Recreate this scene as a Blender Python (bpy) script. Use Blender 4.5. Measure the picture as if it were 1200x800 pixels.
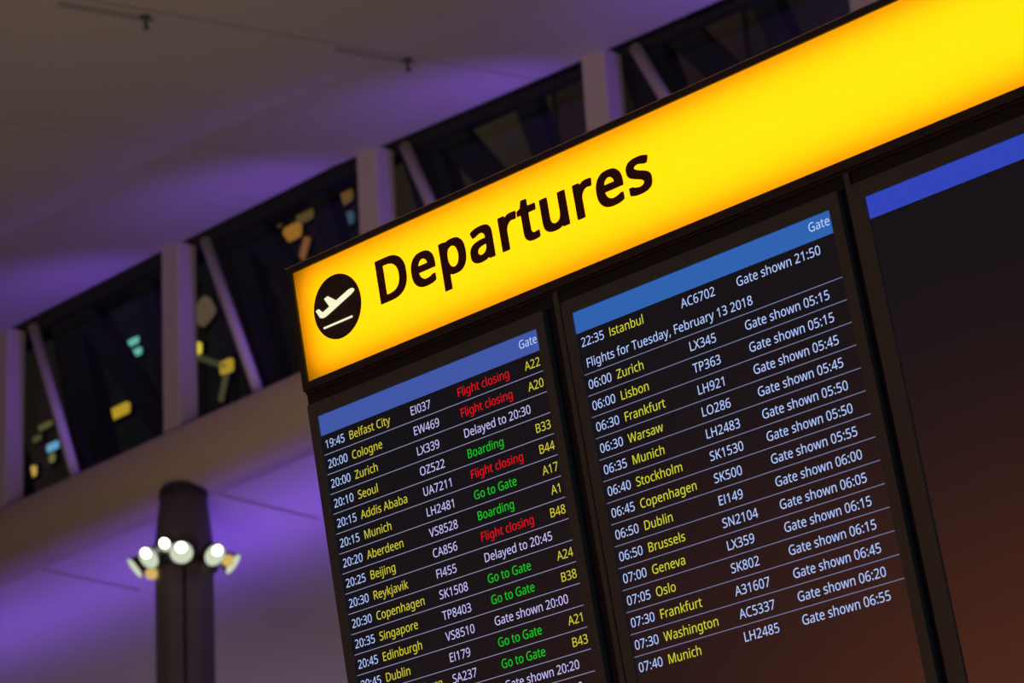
import bpy, bmesh, math, random
from mathutils import Vector, Matrix, Quaternion

for _o in list(bpy.data.objects):
    bpy.data.objects.remove(_o)
random.seed(7)
SC = bpy.context.scene
COL = SC.collection
R = math.radians

# ------------------------------------------------------------------ camera
CAM_POS = Vector((0, 0, 1.6))
cam = bpy.data.cameras.new('camera')
cam.sensor_width = 36.0
cam.lens = 95.08
cam.clip_start = .05
cam.clip_end = 300
cam.dof.use_dof = True
cam.dof.focus_distance = 5.25
cam.dof.aperture_fstop = 7.6
cam_o = bpy.data.objects.new('camera', cam)
COL.objects.link(cam_o)
cam_o.matrix_world = Matrix(((0.738728, 0.29572, 0.605665, 0),
                             (0.671436, -0.244515, -0.699562, 0),
                             (-0.058781, 0.923451, -0.379187, 1.6),
                             (0, 0, 0, 1)))
SC.camera = cam_o

# ------------------------------------------------------------------ world, exposure
SC.view_settings.view_transform = 'Standard'
SC.view_settings.look = 'None'
SC.view_settings.exposure = 0
SC.view_settings.gamma = 1
SC.view_settings.use_curve_mapping = False
W = bpy.data.worlds.new('night_hall_air')
SC.world = W
W.use_nodes = True
W.node_tree.nodes['Background'].inputs[0].default_value = (1.0, .76, .69, 1)
W.node_tree.nodes['Background'].inputs[1].default_value = .058

# ------------------------------------------------------------------ frames of reference
# clerestory: runs along AX, AWAY points out through its glass
O = Vector((-21.36734, 18.65408, 12.17226))
AX = Vector((0.998888, -0.047144, 0))
AWAY = Vector((0.047144, 0.998888, 0))
UP = Vector((0, 0, 1))
def K(s, d, h):
    return O + AX * s + AWAY * d + UP * h
# departures board: u to its right, v up its leaning face, w out of the face
BO = Vector((-3.696736, 3.589308, 3.887182))
BU = Vector((1, 0, 0))
BV = Vector((0, -0.154213, 0.988038))
BW = Vector((0, -0.988038, -0.154213))
def B(u, v, w=0.0):
    return BO + BU * u + BV * v + BW * w

# ------------------------------------------------------------------ lights
def aim(o, target):
    o.rotation_euler = (Vector(target) - o.location).to_track_quat('-Z', 'Y').to_euler()
def area(name, loc, target, energy, color, sx, sy, spread=180):
    l = bpy.data.lights.new(name, 'AREA')
    l.shape = 'RECTANGLE'; l.size = sx; l.size_y = sy
    l.energy = energy; l.color = color; l.spread = R(spread)
    o = bpy.data.objects.new(name, l); COL.objects.link(o)
    o.location = loc; aim(o, target)
    return o
def spot(name, loc, target, energy, color, angle=70, blend=.8, radius=.1):
    l = bpy.data.lights.new(name, 'SPOT')
    l.energy = energy; l.color = color; l.spot_size = R(angle); l.spot_blend = blend
    l.shadow_soft_size = radius
    o = bpy.data.objects.new(name, l); COL.objects.link(o)
    o.location = loc; aim(o, target)
    return o
PURPLE = (.26, .09, 1.0)
WARM = (1.0, .72, .52)
POST_S = (-3.27, 0.02, 3.34, 6.62, 9.86)
# purple uplights standing on the sill in every bay
for s in POST_S:
    spot('sill_uplight', K(s + 3.05, .02, .08), K(s + .6, .0, 3.0), 85, PURPLE, 105, 1.0, .08)
# purple wash on the lower ceiling, from the uplight trough on the far side of the beam
for k in range(4):
    area('trough_uplight', K(-9 + 4.2 * k, 1.5, -2.4), K(-9 + 4.2 * k, 1.7, 0), (10, 17, 24, 24)[k], PURPLE, 4.0, .25, 120)
# added unseen warm fill beyond the board, aimed up at ceilings and beam
area('hall_downlight', Vector((-11, 5.5, 2.0)), Vector((-17, 18, 13)), 112, WARM, 5, 4, 95)
# added unseen light warming the back wall that the screens reflect
area('wall_washer', Vector((-10.3, -10.7, .5)), Vector((-10.3, -12, 2.4)), 300, (1, .42, .13), 6.0, .4)
spot('column_uplight', K(6, -.4, -4), K(.3, .1, -2.4), 60, PURPLE, 24)  # added unseen spot tinting the column's right side purple
# added unseen fill brightening the far part of the lower ceiling
area('far_uplight', K(-7, 9, -7), K(-7, 8, 0), 110, (.78, .54, .85), 9, 4)

GLYPHS = {
 ',': (180, ['42 -87 28 -87 34 -61 40 -33 47 -3 53 28 58 55 61 78 82 78 103 78 124 78 126 75 127 73 129 71 123 47 115 21 104 -8 93 -36 82 -62 71 -87 57 -87']),
 '0': (384, ['230 -7 191 -7 137 -7 97 15 72 59 46 102 33 163 33 240 33 292 38 337 49 373 59 410 76 438 99 458 123 477 153 487 191 487 245 487 285 465 312 422 338 379 351 318 351 240 351 189 346 145 335 108 324 71 307 43 284 23 261 3', '155 44 191 44 227 44 253 60 268 92 284 125 291 174 291 240 291 306 284 355 268 388 253 420 227 437 191 437 155 437 130 420 115 388 100 355 92 306 92 240 92 175 100 125 115 93 130 60']),
 '1': (384, ['200 0 181 0 181 112 181 223 181 335 181 354 181 370 181 381 182 393 182 405 183 418 176 411 170 405 164 400 158 395 151 388 142 381 125 367 108 353 91 339 80 352 70 366 60 379 103 412 146 446 189 480 206 480 222 480 238 480 238 320 238 160 238 0 219 0']),
 '2': (384, ['138 0 32 0 32 16 32 33 32 49 74 91 116 134 158 176 182 200 202 222 219 240 236 259 248 278 257 296 265 314 269 334 269 355 269 382 261 402 246 415 230 429 210 436 185 436 161 436 141 432 123 424 106 416 88 405 69 390 59 403 48 417 38 430 56 445 78 459 102 470 127 481 154 486 185 486 229 486 265 475 291 452 317 430 330 398 330 359 330 334 325 310 314 288 304 267 290 245 271 224 253 202 231 179 207 155 173 122 140 89 107 56 107 56 107 55 107 54 188 54 268 54 349 54 349 36 349 18 349 0 244 0']),
 '3': (384, ['204 -7 162 -7 137 -7 113 -5 92 -1 71 3 50 10 30 19 30 38 30 56 30 75 50 65 72 57 95 51 119 46 141 43 163 43 206 43 237 51 256 68 275 85 284 108 284 138 284 168 272 189 249 202 225 216 192 222 150 222 134 222 119 222 103 222 103 239 103 256 103 273 119 273 135 273 150 273 190 273 220 281 240 298 260 314 271 336 271 363 271 387 263 405 247 417 231 430 210 437 183 437 157 437 135 433 117 425 99 418 80 408 62 396 53 410 43 423 33 437 50 450 71 462 96 471 122 481 150 486 183 486 233 486 270 475 294 453 319 430 331 402 331 367 331 335 322 309 304 290 286 271 262 259 232 253 232 252 232 251 232 250 270 245 299 233 318 214 336 194 346 168 346 136 346 109 339 84 326 62 313 40 293 24 266 11 239 -1']),
 '4': (384, ['263 0 244 0 244 36 244 73 244 109 167 109 91 109 14 109 14 126 14 142 14 159 89 267 165 375 240 482 260 482 281 482 301 482 301 375 301 269 301 162 324 162 347 162 371 162 371 144 371 126 371 109 347 109 324 109 301 109 301 73 301 36 301 0 282 0', '120 230 72 162 129 162 186 162 244 162 244 212 244 263 244 313 244 336 244 356 245 372 245 389 246 404 247 419 246 419 245 419 244 419 241 411 236 401 231 392 226 382 221 373 216 367 168 298']),
 '5': (384, ['223 -7 167 -7 142 -7 119 -4 97 0 75 4 57 11 42 19 42 38 42 57 42 75 58 65 78 58 101 52 124 46 146 44 167 44 203 44 231 52 253 69 275 86 285 112 285 147 285 178 276 202 257 219 237 236 207 244 165 244 153 244 138 243 122 241 106 239 93 237 83 234 73 241 64 247 54 253 60 329 66 404 72 480 152 480 232 480 312 480 312 462 312 444 312 426 249 426 186 426 122 426 118 379 115 333 111 287 118 288 129 290 142 291 155 293 169 294 185 294 234 294 273 282 302 257 331 233 346 198 346 153 346 103 330 64 299 36 267 7']),
 '6': (384, ['247 -7 200 -7 170 -7 142 1 118 16 93 31 73 55 59 86 44 117 37 157 37 205 37 239 40 273 46 307 52 340 63 370 79 397 95 424 117 446 146 462 174 478 211 486 257 486 266 486 276 486 288 485 299 484 308 482 316 480 316 463 316 447 316 430 308 433 299 435 288 436 278 437 268 438 258 438 227 438 201 433 181 422 160 412 144 398 132 380 120 362 111 342 106 318 101 295 97 270 96 244 97 244 99 244 100 244 110 259 125 273 143 284 161 295 185 300 214 300 255 300 289 288 314 262 340 237 353 201 353 154 353 104 339 65 311 36 284 8', '177 43 199 43 228 43 251 52 268 70 285 88 294 116 294 154 294 185 286 209 271 227 256 245 232 254 201 254 180 254 162 249 146 241 131 232 119 221 110 208 101 194 97 180 97 166 97 147 101 127 108 108 116 89 127 74 142 61 158 49']),
 '7': (384, ['113 0 91 0 157 142 223 284 288 426 202 426 116 426 30 426 30 444 30 462 30 480 137 480 244 480 351 480 351 464 351 449 351 434 286 289 221 145 156 0 135 0']),
 '8': (384, ['241 -7 193 -7 142 -7 102 5 75 27 47 50 33 81 33 122 33 144 37 163 47 179 56 195 68 209 83 221 99 233 115 242 132 251 109 264 89 280 73 299 57 318 48 343 48 372 48 397 55 417 67 434 80 451 97 464 118 473 140 482 164 486 191 486 233 486 268 476 295 457 322 437 335 409 335 371 335 352 331 335 323 321 314 307 303 294 289 283 276 272 260 262 244 254 263 244 281 234 298 222 314 210 327 196 336 181 346 165 351 146 351 124 351 84 336 52 308 29 279 5', '178 284 194 277 217 287 237 298 253 312 269 326 277 345 277 369 277 392 269 409 253 421 238 433 217 439 191 439 166 439 146 433 130 421 114 409 106 392 106 369 106 353 110 339 118 328 126 317 136 307 150 299 163 291', '158 40 192 40 225 40 250 48 267 63 284 79 293 99 293 124 293 147 284 166 265 182 247 197 223 211 192 222 188 224 185 225 181 226 152 214 129 199 114 183 98 167 91 146 91 122 91 98 99 79 116 63 132 48']),
 '9': (384, ['174 -7 129 -7 120 -7 110 -6 98 -5 86 -4 76 -2 69 0 69 17 69 34 69 50 86 45 106 42 128 42 159 42 185 47 205 57 226 67 242 81 254 99 266 117 275 137 280 161 285 184 289 209 289 235 288 235 287 235 285 235 276 220 261 207 243 196 224 185 200 179 171 179 130 179 97 192 72 217 46 243 34 278 34 324 34 358 40 387 53 411 65 435 83 454 106 467 129 480 156 486 187 486 217 486 245 479 269 463 294 448 313 424 328 393 342 362 349 323 349 275 349 240 346 206 340 173 334 140 323 109 307 82 291 55 269 34 240 17 211 1', '153 226 184 226 206 226 224 230 240 239 255 247 268 259 276 272 285 285 289 299 289 314 289 333 286 352 278 371 270 390 259 405 244 418 229 430 210 437 187 437 159 437 136 427 119 409 101 391 92 363 92 325 92 294 100 270 115 252 130 234']),
 ':': (180, ['101 278 89 278 78 278 69 282 60 289 52 296 48 308 48 324 48 341 52 353 60 359 69 366 78 369 89 369 101 369 111 366 119 359 127 353 132 341 132 324 132 308 127 296 119 289 111 282', '101 -9 89 -9 78 -9 69 -6 60 1 52 9 48 20 48 36 48 53 52 64 60 71 69 78 78 81 89 81 101 81 111 78 119 71 127 64 132 53 132 36 132 20 127 9 119 1 111 -6']),
 'A': (429, ['20 0 0 0 62 161 125 321 187 482 206 482 224 482 242 482 304 321 366 161 428 0 408 0 387 0 366 0 347 49 328 99 308 148 245 148 182 148 118 148 99 99 80 49 61 0 41 0', '156 251 138 202 189 202 240 202 290 202 272 251 254 299 236 347 235 351 233 357 230 367 227 376 224 386 221 396 218 406 215 414 214 419 210 405 207 392 203 378 199 365 195 355 193 347 175 299']),
 'B': (437, ['121 0 65 0 65 160 65 320 65 480 111 480 156 480 202 480 262 480 307 471 338 453 369 435 384 405 384 361 384 332 376 309 361 290 345 272 322 260 293 255 293 253 293 252 293 251 313 248 331 242 348 234 364 225 377 213 386 197 396 182 400 161 400 136 400 93 385 59 356 36 326 12 285 0 234 0 178 0', '126 326 126 275 155 275 185 275 214 275 255 275 284 282 299 295 314 308 322 328 322 354 322 380 312 399 294 411 275 422 246 428 205 428 178 428 152 428 126 428 126 377', '126 109 126 51 158 51 190 51 222 51 265 51 294 59 311 76 328 92 336 114 336 141 336 166 327 186 310 202 293 217 262 225 218 225 187 225 156 225 126 225 126 167']),
 'C': (424, ['288 -7 261 -7 212 -7 172 3 139 24 106 44 82 72 65 109 49 147 41 190 41 240 41 289 50 331 67 368 85 405 111 434 146 455 180 476 222 486 271 486 322 486 366 477 404 458 396 441 388 424 379 407 365 414 348 420 330 425 312 430 292 433 271 433 219 433 179 416 149 381 120 347 105 300 105 240 105 180 119 133 146 98 174 64 215 46 270 46 291 46 311 48 330 52 349 55 367 60 385 65 385 48 385 30 385 13 367 6 348 1 329 -2 310 -5']),
 'D': (490, ['110 0 65 0 65 160 65 320 65 480 114 480 164 480 213 480 261 480 303 471 338 453 374 435 401 408 420 374 440 339 449 296 449 244 449 163 427 102 383 61 339 20 278 0 199 0 154 0', '126 177 126 52 147 52 169 52 191 52 321 52 385 115 385 242 385 306 370 353 338 383 307 413 262 428 204 428 178 428 152 428 126 428 126 302']),
 'E': (373, ['154 0 65 0 65 160 65 320 65 480 154 480 244 480 333 480 333 462 333 444 333 426 264 426 195 426 126 426 126 377 126 327 126 277 191 277 256 277 321 277 321 259 321 242 321 224 256 224 191 224 126 224 126 167 126 110 126 53 195 53 264 53 333 53 333 35 333 18 333 0 244 0']),
 'F': (349, ['85 0 65 0 65 160 65 320 65 480 154 480 244 480 333 480 333 462 333 444 333 426 264 426 195 426 126 426 126 370 126 313 126 257 191 257 255 257 320 257 320 239 320 221 320 203 255 203 191 203 126 203 126 136 126 68 126 0 105 0']),
 'G': (489, ['304 -7 271 -7 221 -7 179 3 145 23 111 43 85 72 67 108 50 145 41 189 41 240 41 290 51 333 71 370 90 407 119 435 155 456 192 476 237 486 289 486 316 486 342 484 366 479 390 474 412 467 433 458 425 441 417 423 410 406 393 413 374 420 352 425 331 430 309 433 286 433 229 433 184 416 152 381 120 347 104 300 104 240 104 202 110 168 123 139 135 109 154 87 181 70 207 54 242 46 285 46 306 46 324 47 338 49 353 51 367 54 379 57 379 105 379 152 379 199 344 199 308 199 273 199 273 217 273 235 273 253 329 253 384 253 439 253 439 175 439 96 439 18 413 10 387 3 361 -1 334 -5']),
 'H': (498, ['85 0 65 0 65 160 65 320 65 480 85 480 105 480 126 480 126 412 126 344 126 277 208 277 289 277 371 277 371 344 371 412 371 480 392 480 412 480 432 480 432 320 432 160 432 0 412 0 392 0 371 0 371 75 371 149 371 224 289 224 208 224 126 224 126 149 126 75 126 0 105 0']),
 'I': (228, ['85 0 27 0 27 12 27 23 27 35 46 39 64 43 83 48 83 176 83 303 83 431 64 436 46 440 27 445 27 456 27 468 27 480 85 480 142 480 200 480 200 468 200 456 200 445 181 440 163 436 144 431 144 303 144 176 144 48 163 43 181 39 200 35 200 23 200 12 200 0 142 0']),
 'J': (183, ['35 -128 -3 -128 -13 -128 -23 -127 -31 -125 -39 -124 -46 -122 -52 -119 -52 -102 -52 -85 -52 -68 -45 -70 -38 -71 -30 -73 -21 -74 -13 -75 -4 -75 7 -75 18 -72 28 -68 38 -63 46 -56 52 -44 59 -33 62 -17 62 3 62 162 62 321 62 480 82 480 102 480 122 480 122 322 122 165 122 7 122 -39 111 -73 88 -95 65 -117']),
 'K': (416, ['85 0 65 0 65 160 65 320 65 480 85 480 105 480 126 480 126 401 126 322 126 243 139 258 153 274 167 289 181 304 194 319 208 334 251 383 295 431 338 480 361 480 385 480 408 480 345 410 282 340 218 271 284 180 350 90 416 0 392 0 368 0 345 0 288 76 231 153 175 229 158 215 142 200 126 186 126 124 126 62 126 0 105 0']),
 'L': (352, ['155 0 65 0 65 160 65 320 65 480 85 480 105 480 126 480 126 338 126 196 126 54 195 54 265 54 335 54 335 36 335 18 335 0 245 0']),
 'M': (609, ['84 0 65 0 65 160 65 320 65 480 95 480 125 480 154 480 204 349 253 218 302 87 303 87 304 87 305 87 355 218 405 349 455 480 485 480 514 480 544 480 544 320 544 160 544 0 524 0 504 0 484 0 484 98 484 197 484 295 484 318 485 341 486 364 487 387 488 405 489 420 488 420 487 420 486 420 433 280 380 140 326 0 310 0 293 0 277 0 224 140 171 280 119 420 118 420 117 420 116 420 118 407 119 388 120 364 120 341 121 316 121 291 121 194 121 97 121 0 102 0']),
 'N': (510, ['84 0 65 0 65 160 65 320 65 480 88 480 112 480 135 480 220 347 306 215 391 83 392 83 393 83 394 83 393 90 393 101 392 115 391 129 391 145 390 162 389 179 389 195 389 209 389 299 389 389 389 480 408 480 426 480 445 480 445 320 445 160 445 0 422 0 398 0 375 0 289 133 204 266 118 398 117 398 116 398 116 398 117 383 118 363 119 340 120 317 121 293 121 268 121 179 121 89 121 0 102 0']),
 'O': (525, ['311 -7 263 -7 213 -7 172 4 139 24 106 45 81 74 65 111 49 148 41 191 41 241 41 290 49 333 65 370 81 407 106 435 139 456 172 477 213 487 263 487 311 487 351 477 384 456 417 436 442 407 458 370 475 333 484 290 484 240 484 191 475 147 458 110 442 74 417 45 384 24 351 4', '208 46 263 46 317 46 357 63 382 98 407 132 420 180 420 240 420 301 407 348 382 382 357 417 317 434 263 434 209 434 169 417 143 382 118 348 105 301 105 240 105 180 118 132 143 98 169 63']),
 'P': (406, ['85 0 65 0 65 160 65 320 65 480 107 480 150 480 192 480 255 480 300 467 329 443 358 418 372 383 372 338 372 312 366 287 354 264 342 241 322 223 294 208 267 194 229 187 181 187 162 187 144 187 126 187 126 124 126 62 126 0 105 0', '126 302 126 238 142 238 158 238 174 238 220 238 254 246 276 261 298 275 310 300 310 336 310 367 300 390 280 405 260 420 229 428 187 428 166 428 146 428 126 428 126 365']),
 'R': (418, ['85 0 65 0 65 160 65 320 65 480 109 480 153 480 197 480 257 480 301 468 329 446 358 423 372 389 372 343 372 318 367 296 358 279 349 262 337 249 322 239 307 229 292 221 276 215 320 143 364 72 408 0 384 0 361 0 337 0 298 66 260 132 221 198 189 198 157 198 126 198 126 132 126 66 126 0 105 0', '126 308 126 249 150 249 173 249 197 249 236 249 265 257 283 272 301 288 310 310 310 340 310 372 300 394 281 407 263 421 233 427 194 427 171 427 148 427 126 427 126 368']),
 'S': (369, ['218 -7 166 -7 139 -7 114 -5 91 -1 69 3 49 9 34 16 34 35 34 55 34 74 50 67 70 60 94 54 118 49 143 46 169 46 204 46 231 53 249 66 268 80 277 99 277 123 277 139 273 152 267 163 260 173 248 183 232 192 216 202 193 211 164 222 123 236 92 255 72 276 51 298 40 327 40 364 40 390 47 411 60 429 73 448 91 462 114 471 137 481 163 486 193 486 220 486 244 484 266 479 288 474 308 467 326 459 319 442 313 425 307 408 290 415 272 421 253 426 233 431 213 433 192 433 162 433 139 427 124 414 109 401 101 384 101 363 101 347 105 334 111 323 118 312 129 303 144 294 160 286 180 276 206 267 234 256 258 245 278 233 297 222 312 207 322 191 332 174 337 153 337 128 337 86 322 53 291 29 260 5']),
 'T': (373, ['177 0 156 0 156 142 156 284 156 426 107 426 57 426 7 426 7 444 7 462 7 480 126 480 246 480 366 480 366 462 366 444 366 426 316 426 267 426 217 426 217 284 217 142 217 0 197 0']),
 'U': (491, ['286 -7 243 -7 184 -7 138 10 107 42 76 74 60 117 60 171 60 274 60 377 60 480 81 480 101 480 121 480 121 376 121 272 121 169 121 130 131 99 152 78 173 56 204 46 246 46 290 46 321 57 341 80 360 103 370 133 370 169 370 273 370 376 370 480 390 480 410 480 430 480 430 376 430 273 430 169 430 136 423 106 410 80 396 53 376 32 348 16 321 1']),
 'V': (403, ['191 0 171 0 114 160 57 320 0 480 21 480 42 480 63 480 99 377 135 274 171 172 178 152 184 134 189 117 194 99 198 83 201 67 205 83 209 99 214 117 218 134 225 153 232 173 268 275 303 377 339 480 360 480 382 480 403 480 346 320 289 160 232 0 212 0']),
 'W': (625, ['155 0 135 0 93 160 50 320 8 480 29 480 50 480 71 480 96 382 121 284 146 187 151 166 156 146 160 127 163 108 166 90 169 73 171 90 174 109 179 130 183 150 188 170 194 190 222 287 251 383 279 480 300 480 320 480 341 480 370 382 400 285 429 188 435 167 441 147 445 127 450 106 453 88 455 73 458 89 461 107 465 127 469 146 473 166 479 187 503 285 528 382 553 480 574 480 595 480 616 480 573 320 531 160 488 0 468 0 448 0 427 0 396 105 365 210 334 314 330 327 327 340 323 353 319 366 317 378 314 388 312 398 310 405 310 409 309 403 307 391 303 372 298 353 293 333 287 312 257 208 226 104 196 0 176 0']),
 'X': (394, ['24 0 3 0 56 83 109 167 162 250 112 326 62 403 13 480 35 480 58 480 80 480 119 417 158 354 197 291 237 354 276 417 316 480 337 480 358 480 379 480 330 403 281 327 231 251 284 167 338 84 391 0 368 0 345 0 322 0 280 69 238 139 195 208 152 139 109 69 66 0 45 0']),
 'Z': (384, ['136 0 26 0 26 15 26 30 26 46 110 172 194 299 278 426 197 426 115 426 34 426 34 444 34 462 34 480 139 480 245 480 351 480 351 464 351 449 351 434 267 307 183 180 99 54 185 54 272 54 358 54 358 36 358 18 358 0 247 0']),
 'a': (377, ['175 -7 144 -7 112 -7 85 2 63 19 42 36 31 63 31 100 31 136 45 164 73 183 101 202 145 213 203 215 224 216 244 216 265 217 265 224 265 231 265 238 265 268 258 289 245 301 232 313 214 318 190 318 171 318 153 316 136 310 119 304 103 298 89 291 83 306 77 320 71 335 86 344 105 351 126 357 148 363 170 366 193 366 237 366 270 356 291 337 312 318 322 287 322 245 322 163 322 82 322 0 308 0 294 0 279 0 276 17 272 34 268 51 267 51 266 51 265 51 250 31 233 17 216 7 199 -2', '139 41 158 41 188 41 214 49 234 66 254 83 264 109 264 144 264 154 264 165 264 176 246 175 229 175 211 174 166 172 135 165 118 152 101 140 92 122 92 99 92 79 98 64 110 55 123 46']),
 'b': (413, ['272 -7 228 -7 199 -7 176 -2 158 9 141 19 126 31 116 46 115 46 113 46 111 46 107 30 103 15 99 0 85 0 71 0 57 0 57 170 57 340 57 510 77 510 96 510 116 510 116 469 116 428 116 386 116 371 116 357 115 344 115 330 114 320 113 312 114 312 115 312 116 312 126 328 141 340 158 351 176 361 199 366 228 366 272 366 308 350 335 319 363 288 376 242 376 180 376 118 362 72 335 40 308 9', '180 42 219 42 251 42 275 54 291 78 307 102 315 136 315 181 315 272 283 317 218 317 180 317 153 306 138 284 124 262 116 228 116 182 116 181 116 180 116 179 116 135 123 101 138 78 153 54']),
 'c': (322, ['222 -7 201 -7 170 -7 141 0 117 13 92 26 72 46 58 73 44 101 37 135 37 178 37 222 44 258 59 286 74 314 94 334 119 347 145 360 173 367 206 367 224 367 242 365 259 361 276 357 289 353 300 347 294 331 288 315 282 298 271 302 259 306 244 310 230 313 217 315 204 315 133 315 98 270 98 179 98 135 107 102 124 79 141 56 167 44 201 44 221 44 238 46 253 50 268 54 282 59 294 65 294 48 294 30 294 13 282 6 269 2 254 -2 240 -5']),
 'd': (413, ['213 -7 185 -7 140 -7 104 9 77 40 50 71 37 118 37 179 37 241 50 288 78 319 105 351 141 367 185 367 213 367 236 362 254 351 271 341 286 328 297 314 298 314 300 314 301 314 300 319 300 328 299 339 297 351 297 360 297 367 297 415 297 463 297 510 317 510 336 510 356 510 356 340 356 170 356 0 340 0 324 0 308 0 305 16 302 32 300 48 299 48 298 48 297 48 286 33 272 20 254 9 236 -1', '162 42 194 42 232 42 259 53 274 74 290 94 298 126 298 168 298 171 298 175 298 179 298 223 290 258 275 282 261 306 233 318 193 318 162 318 138 305 122 280 106 254 98 221 98 178 98 135 106 102 122 78 138 54']),
 'e': (379, ['235 -7 210 -7 176 -7 146 0 120 14 94 28 73 49 59 76 44 104 37 137 37 177 37 217 44 251 57 279 70 307 89 329 112 344 136 359 164 367 196 367 227 367 254 360 276 347 298 333 315 314 327 290 339 265 345 237 345 204 345 192 345 180 345 169 262 169 180 169 98 169 99 128 109 97 129 76 149 54 177 44 213 44 236 44 256 46 274 50 291 54 310 60 328 69 328 51 328 34 328 17 310 9 292 3 274 -1 256 -5', '103 248 99 216 161 216 222 216 283 216 283 246 276 271 262 290 247 309 225 318 195 318 167 318 145 309 129 291 112 273']),
 'f': (231, ['93 0 73 0 73 105 73 210 73 314 52 314 31 314 10 314 10 323 10 333 10 342 31 349 52 355 73 362 73 369 73 376 73 383 73 429 84 463 104 483 125 504 153 514 190 514 204 514 217 513 229 510 241 508 251 505 260 502 255 486 250 471 244 455 237 458 229 460 220 462 210 464 201 465 191 465 171 465 156 459 147 446 137 432 132 412 132 383 132 376 132 368 132 360 163 360 193 360 223 360 223 345 223 330 223 314 193 314 163 314 132 314 132 210 132 105 132 0 113 0']),
 'g': (413, ['250 -161 195 -161 142 -161 99 -154 65 -138 65 -120 65 -102 65 -84 101 -103 145 -112 198 -112 229 -112 253 -103 271 -85 289 -67 298 -42 298 -11 298 -6 298 -1 298 3 298 9 298 16 298 27 299 37 299 44 300 48 299 48 298 48 297 48 273 11 236 -7 185 -7 139 -7 102 10 76 42 50 75 37 121 37 179 37 237 50 282 76 316 102 350 139 367 185 367 208 367 230 362 249 353 268 344 284 331 298 312 299 312 300 312 301 312 304 328 306 344 309 360 325 360 340 360 356 360 356 238 356 116 356 -6 356 -58 343 -96 317 -122 290 -148', '163 42 194 42 230 42 257 51 273 71 290 90 298 122 298 165 298 170 298 175 298 179 298 229 290 264 273 285 256 306 229 317 193 317 163 317 139 305 123 281 106 257 98 223 98 179 98 134 106 100 123 77 139 53']),
 'h': (415, ['77 0 57 0 57 170 57 340 57 510 77 510 96 510 116 510 116 460 116 411 116 361 116 343 115 326 113 310 114 310 116 310 117 310 128 329 144 343 164 352 184 361 206 366 229 366 273 366 306 356 328 335 350 314 361 281 361 234 361 156 361 78 361 0 341 0 322 0 302 0 302 77 302 154 302 230 302 288 275 317 222 317 181 317 154 306 139 283 124 260 116 228 116 186 116 124 116 62 116 0 96 0']),
 'i': (173, ['96 420 87 420 77 420 69 423 62 429 56 435 52 445 52 457 52 470 56 480 62 486 69 492 77 495 87 495 96 495 104 492 111 486 118 480 122 470 122 457 122 445 118 435 111 429 104 423', '77 0 57 0 57 120 57 240 57 360 77 360 96 360 116 360 116 240 116 120 116 0 96 0']),
 'j': (173, ['96 420 87 420 77 420 69 423 62 429 56 435 52 445 52 457 52 470 56 480 62 486 69 492 77 495 87 495 96 495 104 492 111 486 118 480 122 470 122 457 122 445 118 435 111 429 104 423', '50 -161 15 -161 4 -161 -6 -160 -15 -159 -23 -157 -31 -155 -37 -153 -37 -137 -37 -121 -37 -105 -30 -107 -23 -109 -16 -110 -9 -111 -1 -112 7 -112 22 -112 34 -108 43 -100 52 -93 57 -78 57 -56 57 83 57 221 57 360 77 360 96 360 116 360 116 222 116 84 116 -54 116 -87 108 -114 92 -133 76 -152']),
 'k': (359, ['77 0 57 0 57 170 57 340 57 510 77 510 96 510 116 510 116 422 116 333 116 244 116 237 115 227 115 216 114 204 114 194 113 185 114 185 115 185 116 185 118 189 122 194 128 201 133 208 138 214 144 221 150 228 154 234 158 238 197 279 235 319 273 360 296 360 319 360 343 360 294 309 245 257 197 206 249 137 301 69 353 0 329 0 305 0 281 0 240 56 198 112 156 168 143 156 129 144 116 132 116 88 116 44 116 0 96 0']),
 'l': (173, ['77 0 57 0 57 170 57 340 57 510 77 510 96 510 116 510 116 340 116 170 116 0 96 0']),
 'm': (628, ['77 0 57 0 57 120 57 240 57 360 73 360 89 360 105 360 108 344 111 327 113 311 115 311 116 311 117 311 128 330 143 344 162 353 181 362 201 367 223 367 279 367 316 347 333 306 334 306 335 306 336 306 349 327 365 342 386 352 407 362 429 367 452 367 493 367 523 356 543 335 563 315 574 281 574 234 574 156 574 78 574 0 554 0 535 0 515 0 515 77 515 154 515 232 515 289 491 317 442 317 407 317 382 307 367 287 352 267 345 237 345 199 345 133 345 66 345 0 325 0 306 0 286 0 286 77 286 154 286 232 286 289 261 317 212 317 176 317 151 306 137 283 123 261 116 229 116 187 116 124 116 62 116 0 96 0']),
 'n': (415, ['77 0 57 0 57 120 57 240 57 360 73 360 89 360 105 360 108 344 111 327 113 311 115 311 116 311 117 311 128 330 145 344 165 353 186 362 208 367 230 367 273 367 306 356 328 335 350 315 361 281 361 234 361 156 361 78 361 0 341 0 322 0 302 0 302 77 302 154 302 230 302 288 275 317 222 317 182 317 154 306 139 283 124 261 116 229 116 187 116 124 116 62 116 0 96 0']),
 'o': (406, ['254 -7 202 -7 170 -7 142 1 117 15 92 30 73 51 58 79 44 107 37 141 37 181 37 240 52 286 82 318 112 351 153 367 204 367 237 367 266 359 290 345 315 330 335 309 349 282 363 254 370 221 370 181 370 121 355 75 325 42 294 10', '167 42 203 42 240 42 266 55 283 80 300 104 309 138 309 181 309 223 300 257 283 281 266 305 240 317 203 317 166 317 139 305 123 281 106 257 98 223 98 181 98 138 106 104 123 80 140 55']),
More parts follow.
